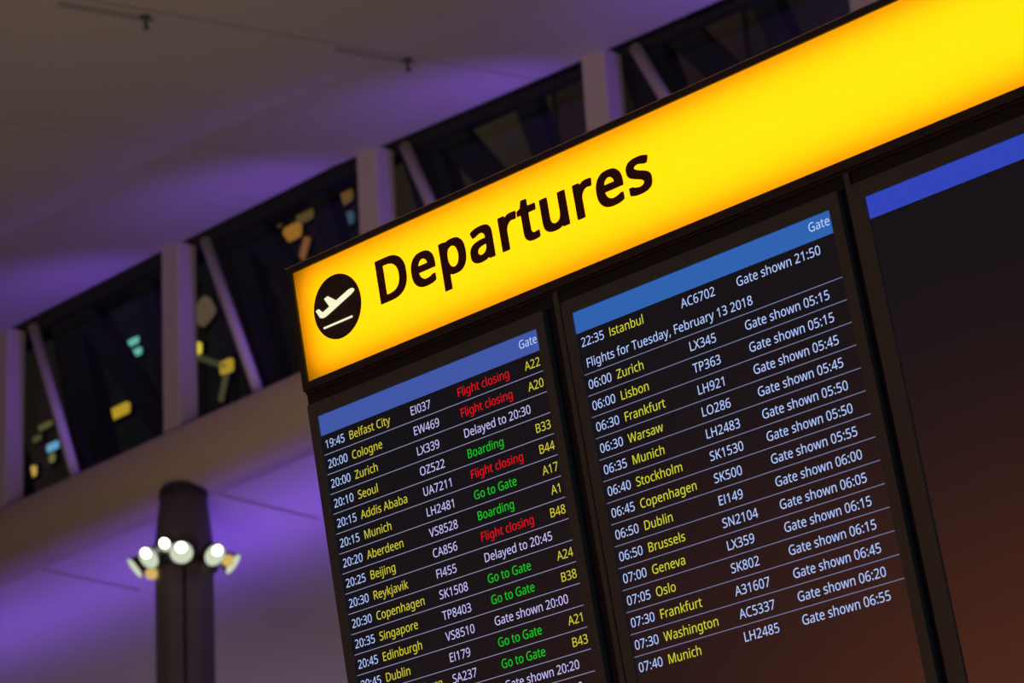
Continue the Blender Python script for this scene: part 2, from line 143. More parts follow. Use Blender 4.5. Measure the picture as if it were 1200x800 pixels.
 'p': (413, ['77 -161 57 -161 57 13 57 186 57 360 73 360 89 360 105 360 108 344 111 327 113 311 114 311 115 311 116 311 127 327 141 340 158 351 176 361 199 367 228 367 273 367 308 351 335 320 363 289 376 243 376 181 376 119 363 73 335 41 308 9 272 -7 228 -7 200 -7 177 -1 159 9 141 20 126 32 116 46 115 46 113 46 112 46 113 38 114 28 115 17 116 5 116 -5 116 -13 116 -63 116 -112 116 -161 96 -161', '180 42 219 42 241 42 259 48 273 60 287 73 298 89 305 110 312 131 315 154 315 181 315 223 307 255 291 280 275 305 251 317 218 317 181 317 155 307 140 286 125 266 117 234 116 192 116 188 116 184 116 181 116 136 123 102 138 78 153 54']),
 'r': (277, ['77 0 57 0 57 120 57 240 57 360 73 360 89 360 105 360 108 338 110 316 112 294 113 294 114 294 115 294 126 314 141 331 160 345 178 360 200 367 225 367 232 367 239 366 247 366 255 365 261 364 267 363 265 345 262 326 260 308 254 310 248 311 241 312 234 313 227 313 221 313 203 313 185 308 169 298 153 288 140 274 131 256 121 237 116 216 116 192 116 128 116 64 116 0 96 0']),
 's': (322, ['192 -7 148 -7 123 -7 101 -5 83 -1 65 3 49 9 35 16 35 34 35 52 35 70 49 63 67 56 87 50 107 44 128 41 149 41 179 41 201 46 214 55 228 65 234 78 234 94 234 103 232 111 227 118 222 125 213 133 200 140 188 147 169 155 146 164 122 173 103 182 86 191 69 200 57 210 48 223 39 236 34 252 34 271 34 302 47 325 72 342 96 358 129 367 169 367 191 367 212 365 231 360 250 356 268 350 284 343 277 327 271 311 264 296 249 302 233 307 216 312 200 316 183 318 165 318 141 318 123 314 110 307 97 299 91 288 91 275 91 265 94 256 99 249 105 243 115 236 129 229 142 223 160 215 183 206 206 198 226 189 242 180 258 170 270 160 279 147 287 135 291 119 291 99 291 64 278 38 253 20 227 2']),
 't': (242, ['178 -7 167 -7 148 -7 131 -3 115 3 99 10 86 21 77 37 67 53 62 76 62 105 62 175 62 244 62 314 45 314 28 314 11 314 11 324 11 333 11 343 28 350 45 358 62 366 70 392 78 417 86 443 98 443 109 443 121 443 121 415 121 388 121 360 156 360 190 360 225 360 225 345 225 330 225 314 190 314 156 314 121 314 121 245 121 176 121 106 121 84 126 68 137 57 147 47 161 42 177 42 186 42 195 42 205 44 214 46 222 47 228 49 228 34 228 19 228 4 221 1 212 -2 201 -4 189 -6']),
 'u': (415, ['207 -7 184 -7 141 -7 108 4 86 25 64 45 53 79 53 124 53 203 53 281 53 360 73 360 93 360 113 360 113 283 113 206 113 128 113 71 139 42 193 42 233 42 260 54 276 76 291 98 299 131 299 173 299 235 299 298 299 360 319 360 338 360 358 360 358 240 358 120 358 0 342 0 326 0 310 0 307 16 304 32 301 48 300 48 299 48 298 48 287 29 270 15 250 6 229 -2']),
 'v': (341, ['159 0 136 0 91 120 45 240 0 360 21 360 42 360 63 360 89 289 114 218 140 148 143 138 147 127 151 115 155 103 159 91 162 80 165 69 167 60 169 52 169 52 170 52 171 52 173 60 176 69 179 81 182 92 186 103 190 116 195 128 198 138 201 148 227 218 253 289 278 360 299 360 320 360 341 360 296 240 250 120 204 0 182 0']),
 'w': (528, ['128 1 106 1 73 121 40 241 7 361 28 361 48 361 69 361 85 297 102 233 118 169 123 149 128 130 132 110 137 90 140 74 142 61 143 61 143 61 144 61 146 69 148 78 151 89 153 101 156 112 159 125 162 137 165 148 169 158 190 225 211 293 232 361 254 361 275 361 297 361 317 293 338 225 359 158 364 143 368 126 373 108 378 90 381 75 383 62 384 62 385 62 385 62 387 73 390 88 395 108 399 128 404 148 410 169 426 233 443 297 460 361 480 361 500 361 520 361 487 241 454 121 420 1 397 1 374 1 351 1 331 68 310 136 289 203 284 222 279 240 274 258 270 275 267 289 265 299 264 299 263 299 262 299 260 289 257 275 253 258 249 240 244 222 238 203 216 135 195 68 173 1 151 1']),
 'y': (343, ['91 -161 56 -161 46 -161 36 -161 28 -160 20 -158 13 -157 7 -156 7 -140 7 -124 7 -109 12 -110 18 -111 25 -111 32 -112 39 -113 47 -113 68 -113 84 -107 97 -95 109 -84 119 -68 127 -49 133 -33 139 -17 146 -1 97 119 49 240 1 360 22 360 43 360 64 360 90 292 116 223 142 155 148 137 154 120 160 104 165 87 169 72 172 57 173 57 174 57 175 57 177 68 181 83 187 101 193 119 199 137 206 156 230 224 254 292 279 360 300 360 321 360 343 360 291 223 239 87 187 -50 175 -84 159 -111 139 -131 119 -151']),
 ' ': (175, []),
}
GLYPHS['I'] = (182, ['60 0 60 0 60 0 60 480 60 480 60 480 122 480 122 480 122 480 122 0 122 0 122 0'])
SIGN_GLYPHS = {
 'D': (490, ['65 -18 213 -18 216 -17 229 -17 231 -17 251 -16 253 -15 268 -14 285 -11 306 -7 324 -1 344 7 368 19 381 27 400 42 419 61 430 75 436 83 443 95 451 111 457 124 463 142 467 160 471 180 471 183 473 196 473 211 474 213 474 275 473 278 473 292 471 308 468 323 464 339 457 359 447 381 439 395 424 416 416 426 405 437 395 445 386 452 370 463 350 473 340 477 332 481 310 487 286 493 273 495 264 495 262 496 256 496 254 497 229 497 226 498 66 498 64 497 50 497 44 495 41 493 39 488 39 172 40 169 40 151 39 148 39 -8 41 -13 43 -15 45 -16 50 -17 64 -17', '152 70 151 72 151 410 153 410 212 410 214 409 219 409 221 409 230 408 253 403 271 397 289 389 301 381 309 375 317 368 321 363 328 355 335 345 345 326 349 313 353 301 357 280 358 265 359 263 359 255 359 252 359 222 357 211 355 194 347 167 339 147 328 129 317 117 312 112 300 102 296 99 281 90 272 86 257 80 236 75 208 71 200 71 197 70']),
 'e': (379, ['193 -25 232 -25 235 -24 248 -24 250 -23 257 -23 259 -23 264 -23 278 -21 289 -19 314 -12 332 -6 349 2 352 4 353 8 353 76 353 80 352 81 349 84 342 86 329 86 328 87 326 86 312 86 307 85 290 77 274 71 250 65 224 62 212 62 202 63 192 65 179 70 167 77 158 84 148 95 140 106 133 121 127 140 126 148 126 150 128 151 281 151 284 151 322 151 325 151 343 151 346 151 359 151 366 154 368 156 370 160 370 177 371 180 370 230 369 232 369 238 369 240 368 248 365 266 358 287 354 297 349 308 344 316 334 330 329 335 316 349 311 352 305 357 294 365 283 370 273 374 260 378 246 381 226 384 213 384 210 385 182 385 179 384 166 384 164 383 160 383 144 381 133 378 120 374 110 370 97 363 90 359 81 352 72 345 56 328 49 319 42 309 33 292 26 276 22 264 19 252 16 238 13 220 13 208 12 206 11 169 12 166 12 149 13 146 13 140 17 113 21 98 25 86 30 74 36 61 46 45 59 30 68 20 80 10 97 -1 110 -7 122 -12 132 -15 150 -20 171 -23 176 -23 178 -24 192 -24', '130 234 130 237 136 252 142 265 149 274 153 279 160 285 169 291 177 295 188 299 196 300 206 298 214 295 221 292 230 286 235 280 238 278 243 270 249 258 255 240 255 236 255 234']),
 'p': (413, ['57 -179 107 -179 110 -179 123 -179 125 -178 130 -178 136 -177 137 -176 140 -173 141 -168 141 -10 142 -9 159 -16 168 -19 183 -22 198 -24 212 -24 214 -25 240 -25 243 -24 256 -24 272 -22 287 -19 298 -15 308 -11 318 -6 327 -1 337 6 349 17 358 27 366 37 376 52 383 66 391 90 395 102 397 116 399 130 400 142 401 144 401 154 401 157 401 205 401 208 401 218 400 220 399 232 397 246 395 260 391 272 387 286 378 306 373 314 364 327 354 338 341 350 334 356 324 363 309 371 298 375 288 379 276 381 264 383 259 383 257 384 244 384 241 385 214 385 211 384 198 384 182 382 164 378 152 374 137 367 132 363 131 369 129 373 126 375 120 377 106 377 104 378 58 378 56 377 42 377 36 375 33 372 31 368 31 27 32 24 32 2 31 -1 31 -170 33 -174 35 -176 37 -177 42 -179 56 -179', '216 60 201 63 193 65 184 69 173 77 168 83 162 90 153 109 147 127 143 150 143 162 142 164 142 174 141 176 141 190 142 192 142 200 143 202 143 208 145 223 150 246 154 256 158 264 164 274 167 278 172 282 179 288 187 292 196 295 204 297 214 299 219 299 230 297 241 292 246 289 254 283 263 273 271 262 276 251 281 237 285 224 287 210 289 190 289 171 289 168 289 162 285 136 279 118 271 100 265 91 258 81 251 75 245 70 230 63 222 61']),
 'a': (377, ['130 -25 161 -25 164 -24 177 -24 179 -23 184 -23 194 -22 205 -20 218 -17 230 -12 242 -6 252 1 253 -9 255 -13 258 -15 264 -17 278 -17 280 -18 320 -18 323 -17 336 -17 343 -15 346 -13 347 -8 347 265 347 268 346 281 344 294 339 311 336 320 331 329 328 334 323 341 314 351 306 358 300 362 286 369 267 376 250 380 230 383 207 383 204 384 182 384 179 383 166 383 164 383 156 383 154 382 144 381 122 377 97 371 74 363 63 358 54 353 49 350 47 348 45 344 45 326 63 283 65 279 68 276 74 274 88 274 90 273 92 274 106 274 110 275 119 280 137 287 162 296 179 299 191 300 202 298 206 297 212 294 221 288 226 283 231 275 234 269 237 260 239 243 239 235 239 234 222 234 220 233 204 233 202 233 175 232 173 231 158 231 138 228 122 225 98 219 80 213 70 209 62 205 51 198 42 191 29 178 26 174 19 164 12 148 8 134 6 121 6 77 7 75 7 66 9 56 13 43 18 32 26 20 29 16 41 4 57 -7 72 -14 82 -17 100 -22 115 -24 128 -24', '158 59 151 61 145 63 136 67 129 72 124 78 121 85 118 96 118 101 119 106 122 115 125 121 129 128 136 134 145 141 154 145 169 150 187 153 202 155 204 155 219 156 221 157 239 157 239 144 238 142 237 132 235 118 231 107 226 98 218 87 213 82 201 73 190 67 179 63 166 60']),
 'r': (277, ['57 -18 114 -18 117 -17 130 -17 137 -15 140 -11 141 -8 141 192 142 194 143 205 144 213 147 226 152 238 160 252 166 261 173 269 185 279 194 285 201 288 212 293 222 295 227 295 235 293 244 291 258 291 259 290 261 291 274 291 281 293 284 295 285 299 292 349 292 371 291 374 290 376 288 378 282 381 264 383 247 384 239 384 236 385 213 385 211 384 198 384 182 381 168 377 152 370 143 364 132 356 131 365 131 369 129 372 126 375 120 377 106 377 104 378 58 378 56 377 42 377 36 375 32 371 31 368 31 127 32 124 32 116 31 113 31 -8 33 -13 35 -15 37 -16 42 -17 56 -17']),
 't': (242, ['154 -25 181 -25 184 -24 197 -24 218 -21 232 -18 247 -12 252 -9 253 -5 253 56 252 61 249 64 243 66 229 66 227 67 225 66 212 66 182 60 175 61 170 64 163 68 157 74 154 78 151 85 149 91 147 98 147 102 147 104 147 114 146 117 146 260 147 263 147 296 148 296 224 296 226 297 239 297 246 299 248 301 250 306 250 328 251 332 251 362 250 369 248 373 246 375 239 377 226 377 223 378 146 378 146 380 146 412 147 418 147 440 146 443 146 451 144 455 142 458 135 460 122 460 120 461 92 461 89 461 76 461 68 459 65 458 62 455 61 453 38 381 37 379 19 371 -9 359 -13 356 -15 351 -15 306 -13 302 -11 299 -9 298 -4 297 10 297 12 296 35 296 37 296 37 84 37 82 38 70 42 50 46 38 53 24 60 14 71 2 82 -6 95 -13 109 -18 125 -22 140 -24 153 -24']),
 'u': (415, ['167 -25 198 -25 200 -24 213 -24 228 -22 246 -18 269 -11 282 -3 284 -4 284 -7 287 -13 290 -16 296 -17 309 -17 312 -18 356 -18 359 -17 372 -17 379 -15 382 -13 383 -8 383 368 382 372 379 375 372 377 359 377 357 378 300 378 298 377 284 377 281 377 277 375 274 371 273 368 273 251 274 248 274 238 273 235 273 164 273 161 273 155 269 129 266 118 262 107 258 98 252 88 249 84 240 77 233 71 222 66 214 63 206 61 196 60 184 61 178 63 168 68 161 72 157 76 150 85 146 93 143 99 141 110 139 118 139 122 139 124 139 136 138 139 138 262 139 266 139 300 138 302 139 304 139 339 138 342 138 368 136 373 134 375 128 377 114 377 111 378 54 378 52 377 38 377 32 375 29 373 27 368 27 166 28 164 27 161 27 116 28 114 28 98 29 96 29 84 33 66 37 51 43 37 52 23 56 18 67 8 76 0 84 -5 100 -13 110 -16 122 -19 140 -23 150 -23 152 -24 166 -24']),
 's': (322, ['124 -25 167 -25 169 -24 182 -24 184 -23 190 -23 192 -23 201 -22 216 -19 232 -15 244 -11 260 -4 270 2 279 8 290 18 298 27 303 35 309 49 313 59 315 72 316 79 316 120 314 134 311 145 305 156 301 163 293 172 279 184 264 195 259 198 234 210 178 232 156 242 142 249 131 256 125 260 122 263 119 269 117 274 119 279 124 286 128 290 135 294 143 297 152 299 162 300 170 300 172 299 176 299 196 296 212 291 249 279 264 278 278 279 285 281 289 284 309 333 309 352 308 356 306 358 289 365 271 371 239 379 224 382 214 383 212 383 206 383 204 384 191 384 187 385 152 385 150 384 136 384 134 383 129 383 115 381 107 380 85 374 71 369 59 363 50 357 41 350 29 338 26 334 19 324 16 318 12 306 9 294 9 287 9 254 10 244 12 236 16 224 22 213 30 202 40 192 47 186 58 179 91 162 108 155 148 139 176 127 187 120 195 114 202 107 204 104 207 99 208 94 206 86 201 78 195 72 187 67 176 63 170 61 157 59 141 59 127 61 111 65 88 72 74 77 56 86 50 87 37 87 36 88 34 87 20 87 14 85 11 83 9 78 9 8 11 4 13 1 24 -5 38 -10 48 -13 68 -19 94 -23 108 -23 110 -24 123 -24']),
}
# ------------------------------------------------------------------ materials
MATS = {}
def pbr(name, col, rough=.6, metal=0.0, noise=0.0, nscale=6.0, ior=1.5, bump=0.0):
    if name in MATS:
        return MATS[name]
    m = bpy.data.materials.new(name); m.use_nodes = True
    nt = m.node_tree; b = nt.nodes['Principled BSDF']
    b.inputs['Base Color'].default_value = (*col, 1)
    b.inputs['Roughness'].default_value = rough
    b.inputs['Metallic'].default_value = metal
    b.inputs['IOR'].default_value = ior
    if noise or bump:
        tc = nt.nodes.new('ShaderNodeTexCoord')
        n = nt.nodes.new('ShaderNodeTexNoise'); n.inputs['Scale'].default_value = nscale
        n.inputs['Detail'].default_value = 4
        nt.links.new(tc.outputs['Object'], n.inputs['Vector'])
        if noise:
            mr = nt.nodes.new('ShaderNodeMapRange')
            mr.inputs[3].default_value = 1 - noise; mr.inputs[4].default_value = 1 + noise
            nt.links.new(n.outputs[0], mr.inputs[0])
            mx = nt.nodes.new('ShaderNodeVectorMath'); mx.operation = 'SCALE'
            mx.inputs[0].default_value = col
            nt.links.new(mr.outputs[0], mx.inputs['Scale'])
            nt.links.new(mx.outputs[0], b.inputs['Base Color'])
        if bump:
            bp = nt.nodes.new('ShaderNodeBump'); bp.inputs['Strength'].default_value = bump
            nt.links.new(n.outputs[0], bp.inputs['Height'])
            nt.links.new(bp.outputs[0], b.inputs['Normal'])
    MATS[name] = m
    return m
def emit(name, col, strength=1.0):
    if name in MATS:
        return MATS[name]
    m = bpy.data.materials.new(name); m.use_nodes = True
    nt = m.node_tree; nt.nodes.clear()
    e = nt.nodes.new('ShaderNodeEmission'); o = nt.nodes.new('ShaderNodeOutputMaterial')
    e.inputs[0].default_value = (*col, 1); e.inputs[1].default_value = strength
    nt.links.new(e.outputs[0], o.inputs[0])
    MATS[name] = m
    return m
def srgb(r, g, b):
    f = lambda v: (v / 255) / 12.92 if v / 255 <= .04045 else ((v / 255 + .055) / 1.055) ** 2.4
    return (f(r), f(g), f(b))

def translucent(name, col):
    m = bpy.data.materials.new(name); m.use_nodes = True
    nt = m.node_tree; nt.nodes.clear()
    t = nt.nodes.new('ShaderNodeBsdfTranslucent'); t.inputs[0].default_value = (*col, 1)
    g = nt.nodes.new('ShaderNodeBsdfGlossy'); g.inputs['Roughness'].default_value = .4
    mx = nt.nodes.new('ShaderNodeMixShader'); mx.inputs[0].default_value = .03
    o = nt.nodes.new('ShaderNodeOutputMaterial')
    nt.links.new(t.outputs[0], mx.inputs[1]); nt.links.new(g.outputs[0], mx.inputs[2])
    nt.links.new(mx.outputs[0], o.inputs[0])
    MATS[name] = m
    return m
def glass_mat():
    m = bpy.data.materials.new('window_glass'); m.use_nodes = True
    nt = m.node_tree; nt.nodes.clear()
    t = nt.nodes.new('ShaderNodeBsdfTransparent'); t.inputs[0].default_value = (.82, .87, .85, 1)
    g = nt.nodes.new('ShaderNodeBsdfGlossy'); g.inputs['Roughness'].default_value = .03
    mx = nt.nodes.new('ShaderNodeMixShader')
    o = nt.nodes.new('ShaderNodeOutputMaterial')
    mx.inputs[0].default_value = .02
    nt.links.new(t.outputs[0], mx.inputs[1]); nt.links.new(g.outputs[0], mx.inputs[2])
    nt.links.new(mx.outputs[0], o.inputs[0])
    return m
def screen_mat():
    # dark LCD glass: faint backlight leak, soft reflection of the hall
    m = bpy.data.materials.new('lcd_glass'); m.use_nodes = True
    b = m.node_tree.nodes['Principled BSDF']
    b.inputs['Base Color'].default_value = (.004, .004, .005, 1)
    b.inputs['Roughness'].default_value = .2
    b.inputs['IOR'].default_value = 1.7
    b.inputs['Emission Color'].default_value = (*srgb(17, 17, 22), 1)
    b.inputs['Emission Strength'].default_value = 1.0
    MATS['lcd_glass'] = m
    return m
CEIL = pbr('ceiling_paint', (.62, .60, .60), .7, noise=.05, nscale=.5)
SEAM = pbr('ceiling_joint_shadow_gap', (.10, .08, .08), .9)
STEEL = pbr('white_painted_steel', (.66, .60, .58), .5, noise=.04, nscale=2)
BEAM = pbr('sill_beam_paint', (.62, .52, .43), .6, noise=.06, nscale=1.5)
COLUMN = pbr('column_grey_paint', (.125, .115, .115), .45, noise=.06, nscale=3)
GROOVE = pbr('column_groove_black', (.03, .03, .032), .6)
FLOORM = pbr('floor_terrazzo', (.32, .29, .27), .35, noise=.2, nscale=8)
WALLM = pbr('concourse_wall_panels', (.60, .30, .15), .7, noise=.12, nscale=1.2)
FRAME = pbr('black_powder_coat', (.075, .105, .125), .42, noise=.10, nscale=40, bump=.02)
RECESS = pbr('recess_dark_navy', (.018, .060, .125), .6, noise=.1, nscale=30)
BEZEL = pbr('bezel_dark_bronze', (.17, .30, .36), .45, noise=.08, nscale=60)
NAVY = pbr('outside_steel_navy', (.022, .022, .034), .6, noise=.1, nscale=2)
LCD = screen_mat()
GLASS = glass_mat()

# ------------------------------------------------------------------ helpers
def mesh_obj(name, verts, faces, mats, parent=None, midx=None, origin=None, smooth=False, bevel=0):
    org = parent_loc(parent) if parent else (origin if origin is not None else Vector((0, 0, 0)))
    me = bpy.data.meshes.new(name)
    me.from_pydata([tuple(Vector(v) - org) for v in verts], [], faces)
    if not isinstance(mats, (list, tuple)):
        mats = [mats]
    for m in mats:
        me.materials.append(m)
    if midx:
        me.polygons.foreach_set('material_index', midx)
    if smooth:
        me.polygons.foreach_set('use_smooth', [True] * len(me.polygons))
    me.update()
    bm = bmesh.new(); bm.from_mesh(me)
    bmesh.ops.recalc_face_normals(bm, faces=bm.faces) if smooth != 'flat2d' else None
    if bevel:
        bmesh.ops.bevel(bm, geom=list(bm.edges), offset=bevel, segments=2, affect='EDGES', profile=.6)
    bm.to_mesh(me); bm.free()
    o = bpy.data.objects.new(name, me); COL.objects.link(o)
    if parent:
        o.parent = parent
    else:
        o.location = org
    return o
LOCS = {}
def parent_loc(p):
    v = Vector((0, 0, 0))
    while p:
        v += p.location
        p = p.parent
    return v
def empty(name, loc):
    o = bpy.data.objects.new(name, None); COL.objects.link(o)
    o.location = loc; o.empty_display_size = .2
    return o
def tag(o, label=None, cat=None, group=None, kind=None):
    if label: o['label'] = label
    if cat: o['category'] = cat
    if group: o['group'] = group
    if kind: o['kind'] = kind
    return o
BOXF = [(0, 1, 2, 3), (7, 6, 5, 4), (0, 4, 5, 1), (1, 5, 6, 2), (2, 6, 7, 3), (3, 7, 4, 0)]
class MB:
    def __init__(self):
        self.v = []; self.f = []; self.m = []
    def add(self, verts, faces, mi=0):
        n = len(self.v); self.v += [Vector(p) for p in verts]
        self.f += [tuple(n + i for i in f) for f in faces]; self.m += [mi] * len(faces)
        return self
    def box(self, fn, a, b, mi=0):
        (x0, y0, z0), (x1, y1, z1) = a, b
        vs = [fn(x, y, z) for z in (z0, z1) for x, y in ((x0, y0), (x1, y0), (x1, y1), (x0, y1))]
        return self.add(vs, BOXF, mi)
    def prism(self, front, back, mi=0):
        n = len(front)
        return self.add(list(front) + list(back), [tuple(range(n)), tuple(range(2 * n - 1, n - 1, -1))] +
                        [(i, (i + 1) % n, n + (i + 1) % n, n + i) for i in range(n)], mi)
    def rev(self, base, axis, prof, n=24, mi=0, ref=None, cap=True):
        """surface of revolution: prof = [(radius, height)] along axis"""
        a = Vector(axis).normalized()
        x = a.orthogonal().normalized() if ref is None else (Vector(ref) - a * a.dot(Vector(ref))).normalized()
        y = a.cross(x)
        vs = []; fs = []
        for r, h in prof:
            for i in range(n):
                t = 2 * math.pi * i / n
                vs.append(Vector(base) + a * h + (x * math.cos(t) + y * math.sin(t)) * r)
        for j in range(len(prof) - 1):
            for i in range(n):
                fs.append((j * n + i, j * n + (i + 1) % n, (j + 1) * n + (i + 1) % n, (j + 1) * n + i))
        if cap:
            fs.append(tuple(range(n - 1, -1, -1))); fs.append(tuple((len(prof) - 1) * n + i for i in range(n)))
        return self.add(vs, fs, mi)
    def tube(self, p, q, r, n=14, mi=0):
        p = Vector(p); q = Vector(q)
        return self.rev(p, q - p, [(r, 0), (r, (q - p).length)], n, mi)
    def build(self, name, mats, parent=None, **kw):
        return mesh_obj(name, self.v, self.f, mats, parent, self.m, **kw)

# lettering: outlines stored below, filled through a curve, then plain mesh
GL = {}
def glyph(ch, offset=0.0, res=4):
    key = (ch, offset)
    if key in GL:
        return GL[key]
    adv, sps = (SIGN_GLYPHS if offset == 'sign' else GLYPHS)[ch]
    c = bpy.data.curves.new('outline', 'CURVE'); c.dimensions = '2D'; c.fill_mode = 'BOTH'
    c.resolution_u = res
    for s in sps:
        a = [int(t) / 1000 for t in s.split()]
        if offset == 'sign':
            sp = c.splines.new('POLY'); sp.use_cyclic_u = True
            sp.points.add(len(a) // 2 - 1)
            for i, p in enumerate(sp.points):
                p.co = (a[2 * i], a[2 * i + 1], 0, 1)
            continue
        pts = [a[i:i + 6] for i in range(0, len(a), 6)]
        sp = c.splines.new('BEZIER'); sp.use_cyclic_u = True
        sp.bezier_points.add(len(pts) - 1)
        for p, q in zip(sp.bezier_points, pts):
            p.handle_left_type = p.handle_right_type = 'FREE'
            p.co = (q[2], q[3], 0); p.handle_left = (q[0], q[1], 0); p.handle_right = (q[4], q[5], 0)
    o = bpy.data.objects.new('outline', c)
    me = o.to_mesh()
    r = (adv / 1000, [(v.co.x, v.co.y) for v in me.vertices], [tuple(p.vertices) for p in me.polygons])
    o.to_mesh_clear(); bpy.data.objects.remove(o); bpy.data.curves.remove(c)
    GL[key] = r
    return r
def text_width(t, em, xs, track=0.0):
    return sum(GLYPHS[c][0] / 1000 for c in t) * em * xs + track * len(t)
def put_text(mb, t, u, v, em, xs, w, mi=0, align='L', offset=0.0, res=4, track=0.0, depth=0.0):
    if align == 'R':
        u -= text_width(t, em, xs, track)
    for c in t:
        adv, vs, fs = glyph(c, offset, res)
        if vs:
            pts = [B(u + x * em * xs, v + y * em, w) for x, y in vs]
            mb.add(pts, [tuple(f) for f in fs], mi)
        u += adv * em * xs + track
    return u

# ------------------------------------------------------------------ the hall
def ceil_h(s):
    pts = [(-14, 2.45), (-8, 2.42), (-3.1, 2.36), (-.3, 2.33), (.8, 2.30), (3.1, 2.26), (4.0, 2.18), (5.7, 2.06), (7.2, 1.96), (8.3, 1.89), (12, 1.70), (18, 1.4)]
    for (a, ha), (b, hb) in zip(pts, pts[1:]):
        if a <= s <= b:
            return ha + (hb - ha) * (s - a) / (b - a)
    return 2.0
mb = MB().box(lambda x, y, z: Vector((x, y, z)), (-45, -14, -.2), (25, 48, 0))
tag(mb.build('floor', FLOORM), kind='structure')
mb = MB().box(lambda x, y, z: Vector((x, y, z)), (-24, -12.3, 0), (6, -12.0, 4.5))
tag(mb.build('wall_back', WALLM), kind='structure')
mb = MB().box(lambda x, y, z: Vector((x, y, z)), (-24, -12.3, 4.5), (6, -12.0, 9))
tag(mb.build('trim_1', pbr('dark_upper_cladding', (.05, .05, .06), .8)), kind='structure')  # unseen upper wall, made dark to keep upper screen reflections dark
mb = MB().box(lambda x, y, z: Vector((x, y, z)), (-24, -12.0, 4.4), (6, -10.4, 4.6))
tag(mb.build('trim_2', pbr('canopy_dark', (.06, .05, .05), .7)), kind='structure')  # unseen canopy added to keep the back wall light from rising
# upper ceiling: white panels falling gently towards the viewer, open joints between them
TH = R(11)
DN = -(AWAY * math.cos(TH) + UP * math.sin(TH))
PN = AX.cross(DN).normalized()
if PN.z < 0: PN = -PN
def UC(s, t, h=0.0):
    return K(s, 0, ceil_h(s)) + DN * t + PN * h
mb = MB()
joints = [-14, -9.4, -6.3, -3.2, -.13, 2.94, 6.0, 9.1, 12.2, 16]
for a, b in zip(joints, joints[1:]):
    n = 4
    cuts = [a + .014 + (b - a - .028) * i / n for i in range(n + 1)]
    front = [UC(s, -.02) for s in cuts] + [UC(s, -.02, .1) for s in reversed(cuts)]
    back = [UC(s, 15) for s in cuts] + [UC(s, 15, .1) for s in reversed(cuts)]
    mb.prism(front, back)
for s in joints[1:-1]:
    mb.prism([UC(s - .05, 0, .06), UC(s + .05, 0, .06), UC(s + .05, 0, .12), UC(s - .05, 0, .12)],
             [UC(s - .05, 15, .06), UC(s + .05, 15, .06), UC(s + .05, 15, .12), UC(s - .05, 15, .12)], 1)
tag(mb.build('ceiling', [CEIL, SEAM]), kind='structure')
# lower ceiling beyond the beam
mb = MB()
LZ = -.62
lj = [-22, -15.9, -12.6, -9.3, -6.1, -2.9, .38, 3.65, 6.9, 10.2, 13.5]
for a, b in zip(lj, lj[1:]):
    mb.box(K, (a + .035, .3, LZ), (b - .035, 1.95, LZ + .08))
mb.box(K, (lj[0], 1.95, LZ), (lj[-1], 16, LZ + .08))
mb.box(K, (lj[0], .3, LZ + .08), (lj[-1], 16, LZ + .3), 1)
tag(mb.build('ceiling_lower', [CEIL, SEAM]), kind='structure')

# sill beam with a rounded lower edge
prof = [(.45, 0.0), (-.14, 0.0), (-.17, -.03), (-.17, -.30)]
for i in range(1, 9):
    a = math.pi / 2 * i / 8
    prof.append((-.17 + .34 * (1 - math.cos(a)), -.30 - .34 * math.sin(a)))
prof += [(.45, -.64)]
mb = MB().prism([K(-16, d, h) for d, h in prof], [K(14, d, h) for d, h in prof])
o = mb.build('sill_beam', BEAM, origin=K(0, 0, 0))
for p in o.data.polygons: p.use_smooth = len(p.vertices) == 4 and p.area > 0.5
tag(o, 'long warm grey beam with a rounded edge carrying the high window band', 'beam')

# posts and diagonal struts of the clerestory
post_labels = ['tall box post at the far left edge of the picture, partly cut off',
               'tall box post standing above the dark column with spotlights',
               'tall box post rising behind the left half of the yellow sign, above its letter p',
               'tall box post rising behind the yellow sign above the last letters of the word',
               'box post at the top right, only its foot showing above the yellow sign']
strut_labels = ['thin diagonal strut running down from the post at the left edge',
                'thin diagonal strut running down right from the post above the column',
                'thin diagonal strut beside the post above the letter p, its foot hidden by the sign',
                'thin diagonal strut beside the post above the end of the word']
for i, s in enumerate(POST_S):
    t = empty('window_post', K(s + .15, .13, 0))
    hh = ceil_h(s + .15) + .03
    mb = MB()
    mb.box(K, (s, 0, 0), (s + .30, .264, hh))
    mb.build('shaft', STEEL, t, bevel=.012)
    mb = MB().box(K, (s - .03, -.02, 0), (s + .33, .29, .025))
    mb.build('base_plate', STEEL, t, bevel=.004)
    tag(t, post_labels[i], 'post', 'posts of the high window band')
    if i < 4:
        t = empty('diagonal_strut', K(s + 1.5, .13, 0))
        a = K(s + .52, .22, ceil_h(s + .5) + .02); b = K(s + 1.45, .22, .03)
        MB().tube(a, b, .062, 18).build('rod', STEEL, t, smooth=True)
        d = (a - b).normalized()
        MB().tube(b - d * .02, b + d * .16, .045, 14).build('foot_clevis', STEEL, t)
        tag(t, strut_labels[i], 'strut', 'diagonal struts of the high window band')

